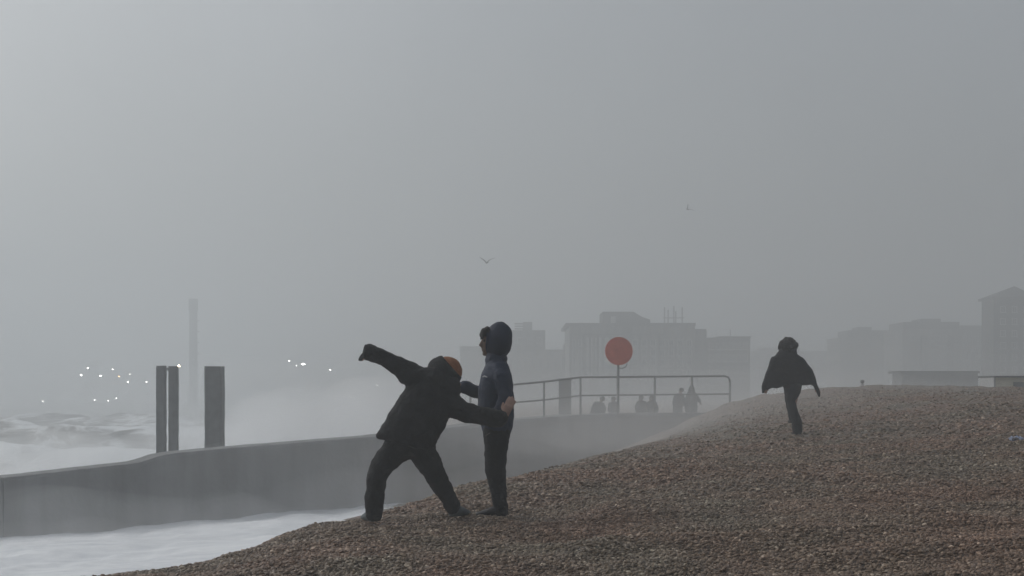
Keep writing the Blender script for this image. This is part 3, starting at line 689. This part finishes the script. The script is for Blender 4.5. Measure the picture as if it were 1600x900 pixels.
far_person(63, (1018, 623), (1018, 630), (1019, 647), ((1015, 659), (1023, 659)), ((1015, 672), (1023, 672)), (1011, 644), (1026, 644), .24, 'far figure half hidden behind the railing post right of the red disc')
far_person(66, (1064.5, 610.5), (1061, 619), (1059, 640), ((1056, 652), (1062, 652)), ((1055, 666), (1062, 666)), (1053.5, 634), (1068, 630), .22, 'bare headed far figure leaning, left of the pointed hooded one')
far_person(66, (1080.5, 607.5), (1080.5, 615.5), (1080, 640), ((1076, 652), (1084, 652)), ((1075, 666), (1085, 666)), (1071, 634), (1094, 629), .27, 'far figure in pointed hood with an arm held out, near railing end', True)

# ------------------------------------------------------------------ gulls
def gull(px, py, d, span, bank, label, fold=.0):
    c = P(px, py, d); r = empty('gull', c, label, 'gull', 'gulls in the air'); s = span/1.3
    Rb = Matrix.Translation(c) @ Matrix.Rotation(bank, 4, 'Y') @ Matrix.Rotation(R(20), 4, 'Z') @ Matrix.Scale(s, 4)
    def put(name, bm, m):
        bmesh.ops.transform(bm, matrix=Rb, verts=bm.verts); child(name, bm, m, r, True)
    b = bmesh.new(); loft(b, [((0, -.26, .0), .03), ((0, -.12, 0), .065), ((0, .05, 0), .075), ((0, .18, .015), .05), ((0, .24, .03), .042), ((0, .29, .03), .035)], side=(1, 0, 0), n=10); put('body', b, M['gullgrey'])
    b = bmesh.new(); loft(b, [((0, .31, .028), .016), ((0, .37, .02), .006)], n=6); put('beak', b, M['gulldark'])
    b = bmesh.new(); loft(b, [((0, -.24, 0), .04, .014), ((0, -.40, 0), .09, .008)], n=8); put('tail', b, M['gulldark'])
    for sg in (-1, 1):
        b = bmesh.new(); f = 1 if sg > 0 else 1-fold
        loft(b, [((sg*.04, .03, .03), .11, .028), ((sg*.22*f, .06, .21), .115, .022), ((sg*.42*f, .02, .31), .085, .016), ((sg*.58*f, -.07, .37), .045, .01), ((sg*.66*f, -.13, .40), .015, .006)], side=(0, 1, 0), n=10); put('wing', b, M['gulldark'])
gull(760.5, 410.5, 105, 1.12, R(0), 'gull flying with raised wings above the person in navy', .05)
gull(1074, 327, 130, 1.1, R(42), 'smaller fainter gull banking high up on the right', .45)

# ------------------------------------------------------------------ seafront buildings
def windows(root, x0, x1, y0, y1, nx, ny, d, wf=.55, hf=.6, glass='glass'):
    for i in range(nx):
        for j in range(ny):
            cx = x0+(x1-x0)*(i+.5)/nx; cy = y0+(y1-y0)*(j+.5)/ny; hw = (x1-x0)/nx*wf/2; hh = (y1-y0)/ny*hf/2
            w = child('window', pxbox(cx-hw, cx+hw, cy-hh, cy+hh, d-.06, .10), M[glass], root)
            a = P(cx-hw, cy-hh, d); e = P(cx+hw, cy+hh, d); f = bmesh.new(); t = .09
            box(f, a.x-t, a.x, d-.1, d+.02, e.z, a.z); box(f, e.x, e.x+t, d-.1, d+.02, e.z, a.z)
            box(f, a.x-t, e.x+t, d-.1, d+.02, a.z, a.z+t); box(f, (a.x+e.x)/2-.03, (a.x+e.x)/2+.03, d-.085, d-.05, e.z, a.z)
            child('frame', f, M['frame'], w)
            child('sill', BX(a.x-.15, e.x+.15, d-.16, d+.02, e.z-.12, e.z), M['frame'], w)
GY0 = 640   # facades run down below the beach crest
def bld(px, d, label, name='building'): return empty(name, Vector((P(px, 0, d).x, d, ZC-1.2)), label, 'building')
# A: pale terrace with a taller block, left of the large one
D = 232; r = bld(800, D, 'pale low terrace with a square block on its roof, behind the navy hooded person')
child('wall', pxbox(719, 888.5, 549, GY0, D, 12), M['stucco'], r)
child('parapet', pxbox(718, 889, 546, 549.2, D-.3, 12.6), M['stucco2'], r)
child('block', pxbox(787, 852, 516, 546.2, D+2, 8), M['stucco2'], r)
child('block', pxbox(719, 758, 541, 546.2, D+1.5, 8), M['stucco2'], r)
child('roof_plant', pxbox(817, 831.5, 503, 516.1, D+3, 4), M['stone'], r)
for k in range(3): child('louvre', pxbox(804, 817, 504.5+k*4, 506.3+k*4, D+3.2, 2), M['stone'], r)
child('chimney', pxbox(880, 883.5, 538, 546.2, D+3, 1), M['stone'], r)
windows(r, 722, 886, 556, 580, 14, 1, D, .45, .7); windows(r, 722, 886, 582, 604, 14, 1, D, .45, .7)
windows(r, 790, 850, 523, 541, 4, 1, D+2, .4, .5)
# B: the large one behind the red disc
D = 205; r = bld(1000, D, 'large flat roofed seafront building with columns behind the red disc')
child('wall', pxbox(890, 1086, 509, GY0, D, 18), M['stucco'], r)
child('cornice', pxbox(884, 1087, 504.5, 509.2, D-.9, 19.5), M['stucco2'], r)
child('band', pxbox(889, 1040, 521.5, 523.5, D-.35, .5), M['stucco2'], r)
for p in (891.5, 912, 922, 934, 954, 975, 1000, 1030): child('column', pxbox(p-1.6, p+1.6, 523.6, 612, D-.5, .52), M['stucco2'], r)
ph = child('penthouse', pxbox(942, 990, 487, 504.6, D+3, 8), M['stone'], r)
b = bmesh.new(); a0, a1, a2, a3 = P(990, 487.2, D+3.01), P(1003, 495, D+3.01), P(1016, 499.5, D+3.01), P(1016, 504.4, D+3.01); a4 = P(990, 504.4, D+3.01)
fr = [b.verts.new(v) for v in (a0, a1, a2, a3, a4)]; bk = [b.verts.new(v.co+Vector((0, 7.9, 0))) for v in fr]
b.faces.new(fr); b.faces.new(bk[::-1])
for i in range(5): b.faces.new((fr[i], fr[(i+1) % 5], bk[(i+1) % 5], bk[i]))
child('sloping_roof', b, M['slate'], r)
child('window', pxbox(954.5, 962, 494.5, 504.4, D+2.9, .3), M['frame'], r)
child('wing', pxbox(1086.05, 1104, 514, GY0, D+.5, 15), M['stucco2'], r)
child('wing', pxbox(1104.05, 1172, 527.5, GY0, D+1.5, 14), M['stucco2'], r)
child('wing_parapet', pxbox(1122, 1174, 525.5, 527.6, D+1.1, 14.5), M['stone'], r)
child('aerial', pxbox(1140.6, 1141.8, 515, 525.6, D+4, .1), M['steel'], r)
for p, t in ((1038.5, 480), (1044, 484), (1053, 478), (1056, 486), (1066, 480)):
    child('mast', pxbox(p-.9, p+.9, t, 504.6, D+6, .16), M['steel'], r)
child('mast_frame', pxbox(1036, 1069, 496, 497.4, D+6.2, .1), M['steel'], r)
windows(r, 914, 956, 526, 606, 3, 5, D, .5, .7, 'frame'); windows(r, 957, 1084, 528, 606, 9, 5, D, .45, .55); windows(r, 1106, 1170, 532, 606, 6, 4, D+1.5, .45, .5)
windows(r, 892, 911, 528, 606, 2, 5, D, .4, .55)
# faint terraces further off
D = 330; r = bld(1250, D, 'faintest low terrace behind the running child')
child('wall', pxbox(1176, 1312, 548, GY0, D, 12), M['stucco'], r); child('roof', pxbox(1190, 1250, 543, 548.2, D+2, 6), M['slate'], r)
windows(r, 1180, 1310, 554, 600, 12, 3, D, .4, .5)
D = 290; r = bld(1360, D, 'faint stepped terrace left of the tall faint block on the right')
child('wall', pxbox(1312, 1411, 527, GY0, D, 12), M['stucco'], r); child('attic', pxbox(1325, 1392, 516, 527.2, D+1, 9), M['stucco2'], r); child('roof', pxbox(1340, 1362, 511, 516.2, D+2, 5), M['slate'], r)
windows(r, 1315, 1409, 532, 600, 9, 4, D, .4, .5)
D = 270; r = bld(1450, D, 'tall faint block with a mansard roof, left of pyramid roofed tower')
child('wall', pxbox(1411, 1501, 514, GY0, D, 14), M['stucco'], r); child('roof', pxbox(1413, 1499, 503, 514.2, D+1, 11), M['slate'], r); child('roof_ridge', pxbox(1440, 1470, 498, 503.2, D+2, 7), M['slate'], r)
for p in (1445, 1487): child('bay', pxbox(p-4, p+4, 524, GY0, D-1, 1.02), M['stucco2'], r)
windows(r, 1413, 1440, 520, 600, 3, 5, D, .4, .5); windows(r, 1450, 1482, 520, 600, 3, 5, D, .4, .5)
D = 280; r = bld(1525, D, 'faint terrace between mansard roofed block and pyramid roofed tower')
child('wall', pxbox(1501.5, 1556, 516, GY0, D, 12), M['stucco'], r); child('parapet', pxbox(1501, 1545, 508.5, 516.2, D+.5, 8), M['stucco2'], r)
windows(r, 1503, 1551, 521, 600, 5, 5, D, .4, .5)
# pyramid roofed tower at the right edge
D = 215; r = bld(1590, D, 'square tower with a low pyramid roof at the right edge', 'tower')
child('wall', pxbox(1553, 1617, 467, GY0, D, 5.6), M['stone'], r); child('eaves', pxbox(1550, 1620, 463.5, 467.1, D-.4, 6.4), M['stone'], r)
b = bmesh.new(); a0, a1 = P(1550, 463.6, D-.4), P(1620, 463.6, D-.4); top = P(1585, 447, D+2.8)
v = [b.verts.new(q) for q in ((a0.x, D-.4, a0.z), (a1.x, D-.4, a0.z), (a1.x, D+6, a0.z), (a0.x, D+6, a0.z), top)]
b.faces.new(v[:4])
for i in range(4): b.faces.new((v[i], v[(i+1) % 4], v[4]))
child('roof', b, M['slate'], r); windows(r, 1558, 1612, 474, 606, 3, 7, D, .35, .45)
# low flat roofed shelter, beige hut, pillar, crest post
D = 120; r = empty('beach_shelter', Vector((P(1470, 0, D).x, D, ZC-1.2)), 'long low flat roofed grey shelter beyond the beach crest', 'shelter')
child('wall', pxbox(1410, 1528, 583, 668-25, D, 3.2), M['stucco2'], r); child('roof', pxbox(1407, 1531, 579.5, 583.1, D-.35, 3.9), M['stone'], r)
child('window', pxbox(1414, 1425, 585.5, 594.5, D-.05, .1), M['glass'], r)
for k in range(5): child('panel', pxbox(1430+k*19, 1446+k*19, 585.5, 612, D-.06, .08), M['stone'], r)
D = 62; r = empty('beach_hut', Vector((P(1590, 0, D).x, D, ZC-1)), 'beige boarded hut with dark roof edge at the right border', 'hut')
for k in range(8): child('board', pxbox(1555.5, 1612, 590+5*k, 594.8+5*k, D, 1.8), M['beige'], r)
child('corner_post', pxbox(1552.8, 1555.4, 590, 630, D-.03, 1.86), M['frame'], r); child('roof', pxbox(1554, 1618, 587.2, 589.9, D-.15, 2.2), M['slate'], r)
child('door', pxbox(1584, 1600, 597, 630, D-.06, .05), M['stucco2'], r)
D = 75; r = empty('concrete_pillar', Vector((P(883, 0, D).x, D, ZC-2)), 'square grey concrete pillar behind the railing', 'pillar')
child('shaft', pxbox(873.5, 892.5, 594, 670, D, .6), M['stone'], r); child('cap', pxbox(872.5, 893.5, 591.5, 594.1, D-.04, .68), M['stone'], r)
D = 46; r = empty('crest_post', Vector((P(1347, 0, D).x, D, float(hgt(np.array([P(1347, 0, D).x]), np.array([D]))[0]))), 'tiny post with a dark round top on the beach crest', 'post')
b = bmesh.new(); tube(b, [P(1347.3, 628, D), P(1347.3, 600, D)], .05); child('stem', b, M['frame'], r, True)
b = bmesh.new(); ball(b, P(1347.3, 596.3, D), (.066, .066, .062), 12); child('cap', b, M['steel'], r, True)

# ------------------------------------------------------------------ pier with its tower ride and lamps
D = 640.; pier = empty('pier', P(350, 615, D), 'long pier almost lost in the spray on the far left', 'pier')
child('deck', pxbox(-160, 640, 603.5, 606, D, 18), M['tower'], pier)
for k in range(40): child('pile', pxbox(-150+k*20, -148+k*20, 606.05, 634, D+1, .5), M['tower'], pier)
D = 300; t = empty('ride_tower', P(302, 640, D), 'tall slim tower with darker head, far behind the sea piles', 'tower')
b = bmesh.new(); loft(b, [(P(302, 644, D+1.3), .86), (P(302, 486, D+1.3), .80)], n=12, cap=False); child('mast', b, M['tower'], t)
b = bmesh.new(); loft(b, [(P(302, 486.2, D+1.3), .92), (P(302, 467, D+1.3), .92)], n=12, cap=False); child('head', b, M['tower'], t)
for k in range(6): child('band', pxbox(295.2, 308.8, 500+k*17, 501.4+k*17, D+.45, 1.7), M['tower'], t)
LAMPS = [
 (127, 586, 1.05, .75, 'lampwhite', 'leftmost wide white lamp of the upper pier lights'), (137, 575, .8, .6, 'lampwhite', 'topmost white lamp of the far left cluster'),
 (157, 587, .95, .7, 'lampwhite', 'white lamp between the leftmost lamp and the orange one'), (176, 577, .6, .5, 'lampdim', 'dim lamp above the orange lamp'),
 (186, 588, .5, .45, 'lamporange', 'only orange lamp on the pier'), (200, 597, .7, .5, 'lampwhite', 'white lamp just right of and below the orange lamp'),
 (203, 585, .4, .35, 'lampdim', 'dim lamp right of the orange lamp'), (229, 597, .65, .5, 'lampwhite', 'white lamp nearest left of the twin piles'),
 (67, 627, .6, .5, 'lampdim', 'low dim lamp furthest left near the water'), (148, 625, .55, .4, 'lampwhite', 'left of the three low lamps near the water'),
 (169, 626, .5, .4, 'lampdim', 'middle of the three low lamps near the water'), (182, 622, .5, .4, 'lampwhite', 'right of the three low lamps near the water'),
 (279.5, 572, 1.15, 1.1, 'lampwarm', 'bright warm lamp beside the top of the twin piles'), (452, 564, .6, .5, 'lampwhite', 'small white lamp left of the brightest pair over the surf'),
 (463, 571, .55, .5, 'lampwhite', 'small white lamp close beside the widest lamp'), (474, 569, 1.6, .85, 'lampwhite', 'widest brightest white lamp over the surf'),
 (516, 578, .75, .55, 'lampwhite', 'lone white lamp right of the widest lamp'), (589, 602, .6, .55, 'lampwhite', 'white lamp nearest left of the thrower'),
 (549, 620, 3.2, .35, 'lampdim', 'thin horizontal strip of light low left of the thrower'),
]
for px, py, w, h, m, lb in LAMPS:
    D = 200 if py < 612 else 185; w *= .30; h *= .30
    c = P(px, py, D); r = empty('pier_lamp', Vector((c.x, D, c.z-h/2)), lb, 'lamp', 'lights on the pier')
    b = bmesh.new(); ball(b, c, (w/2, .25, h/2), 14); child('lens', b, M[m], r, True)
    child('housing', BX(c.x-w/2-.04, c.x+w/2+.04, D+.05, D+.35, c.z-h/2-.04, c.z+h/2+.04), M['tower'], r)
    z1 = ZC-5
    child('post', BX(c.x-.014, c.x+.014, D+.1, D+.13, min(z1, c.z-.2), c.z-h/2-.03), M['frame'], r)

# ------------------------------------------------------------------ scrap of litter on the shingle
D = 18.2; c = P(1596, 706, D); c.z = float(hgt(np.array([c.x]), np.array([c.y]))[0])
b = bmesh.new(); bmesh.ops.create_grid(b, x_segments=26, y_segments=18, size=1)
for v in b.verts:
    x, y = v.co.x, v.co.y; v.co = Vector((c.x+x*.13*(1+.2*noise.noise((y*2, 0, 1))), c.y+y*.09, c.z+.045+.05*noise.noise((x*1.6, y*1.6, 2))+.03*noise.noise((x*4, y*4, 5))))
bmesh.ops.solidify(b, geom=b.faces[:], thickness=.004)
me = bpy.data.meshes.new('plastic_litter'); b.to_mesh(me); b.free(); me.transform(Matrix.Translation(-c))
o = link('plastic_litter', me, M['litter']); o.location = c; tag(o, 'crumpled blue and white plastic scrap lying at the right edge of the beach', 'litter')

# ------------------------------------------------------------------ air: haze box and drifting sea spray
HAZE = .0074
bm = BX(-1990, 1990, -400, 1990, ZC-9, ZC+38)
me = bpy.data.meshes.new('haze'); bmesh.ops.recalc_face_normals(bm, faces=bm.faces); bm.to_mesh(me); bm.free()
tag(link('haze', me, volmat('haze_air', (.785, .82, .84), HAZE, .37)), 'grey sea haze filling the air', 'haze', kind='stuff')
def spray(items, dens, label):
    bm = bmesh.new()
    for c, r in items: ball(bm, c, r, 28)
    for v in bm.verts:
        sz = min(items[0][1]); q = v.co*.9/sz**.6; v.co += Vector((noise.noise(q), noise.noise(q+Vector((9, 2, 4))), noise.noise(q+Vector((3, 8, 1))*1.4)))*.38*sz
    me = bpy.data.meshes.new('sea_spray'); bm.to_mesh(me); bm.free()
    me.polygons.foreach_set('use_smooth', [True]*len(me.polygons))
    tag(link('sea_spray', me, volmat('spray_air', (.985, .99, .995), dens, .15)), label, 'spray', kind='stuff')
def plume(c, rad, dens, label, n=3, low=.55):
    """a cloud of spray that thins outwards: nested bodies of even density"""
    for k in range(n):
        f = 1-.27*k
        spray([(Vector(c)+Vector((0, 0, -rad[2]*low*(1-f))), (rad[0]*f, rad[1]*f, rad[2]*f))], dens/n, label+(', outer veil', ', middle', ', dense core', ', innermost')[k])
random.seed(21)
plume(P(500, 672, 60), (3.6, 4, 1.9), .36, 'white spray thrown up by a breaking wave behind the wall')
plume(P(430, 668, 70), (2.4, 4, 1.5), .26, 'ragged burst of spray right of the broadest pile', 2)
plume(P(600, 655, 66), (2.6, 4, 1.9), .26, 'white spray plume left of the thrower', 2)
plume(P(560, 640, 74), (2.0, 4, 1.6), .16, 'high drifting spray over the breaker', 2)
plume(P(370, 697, 57), (4.5, 4, 1.1), .20, 'low spray around the foot of the piles', 2)
plume(P(90, 712, 58), (3.2, 3, 1.0), .24, 'spray bursting off the water at far left', 2)
plume(P(20, 742, 50), (4, 3, .8), .18, 'low spray behind the seaward end of the wall', 2)
plume(P(700, 815, 35.6), (8.6, 1.7, 2.5), .25, 'mist hanging along the foot of the groyne wall', 4, .8)
plume(P(150, 855, 31.5), (6, 1.3, 1.2), .13, 'mist low over the foam at far left', 2, .8)
plume(P(960, 690, 37), (5, 2.2, .9), .10, 'mist drifting where the wall meets the beach', 3, .6)
plume((14, 112, ZC-1.5), (56, 46, 5.0), .008, 'low bright mist lying before the seafront buildings', 3, .8)
plume((-42, 190, ZC-3.6), (46, 70, 6.5), .005, 'low bright mist lying on the sea', 2, .8)
plume(P(1130, 650, 35), (7.5, 6, 1.1), .07, 'thin mist blowing over the beach ridge', 3, .5)
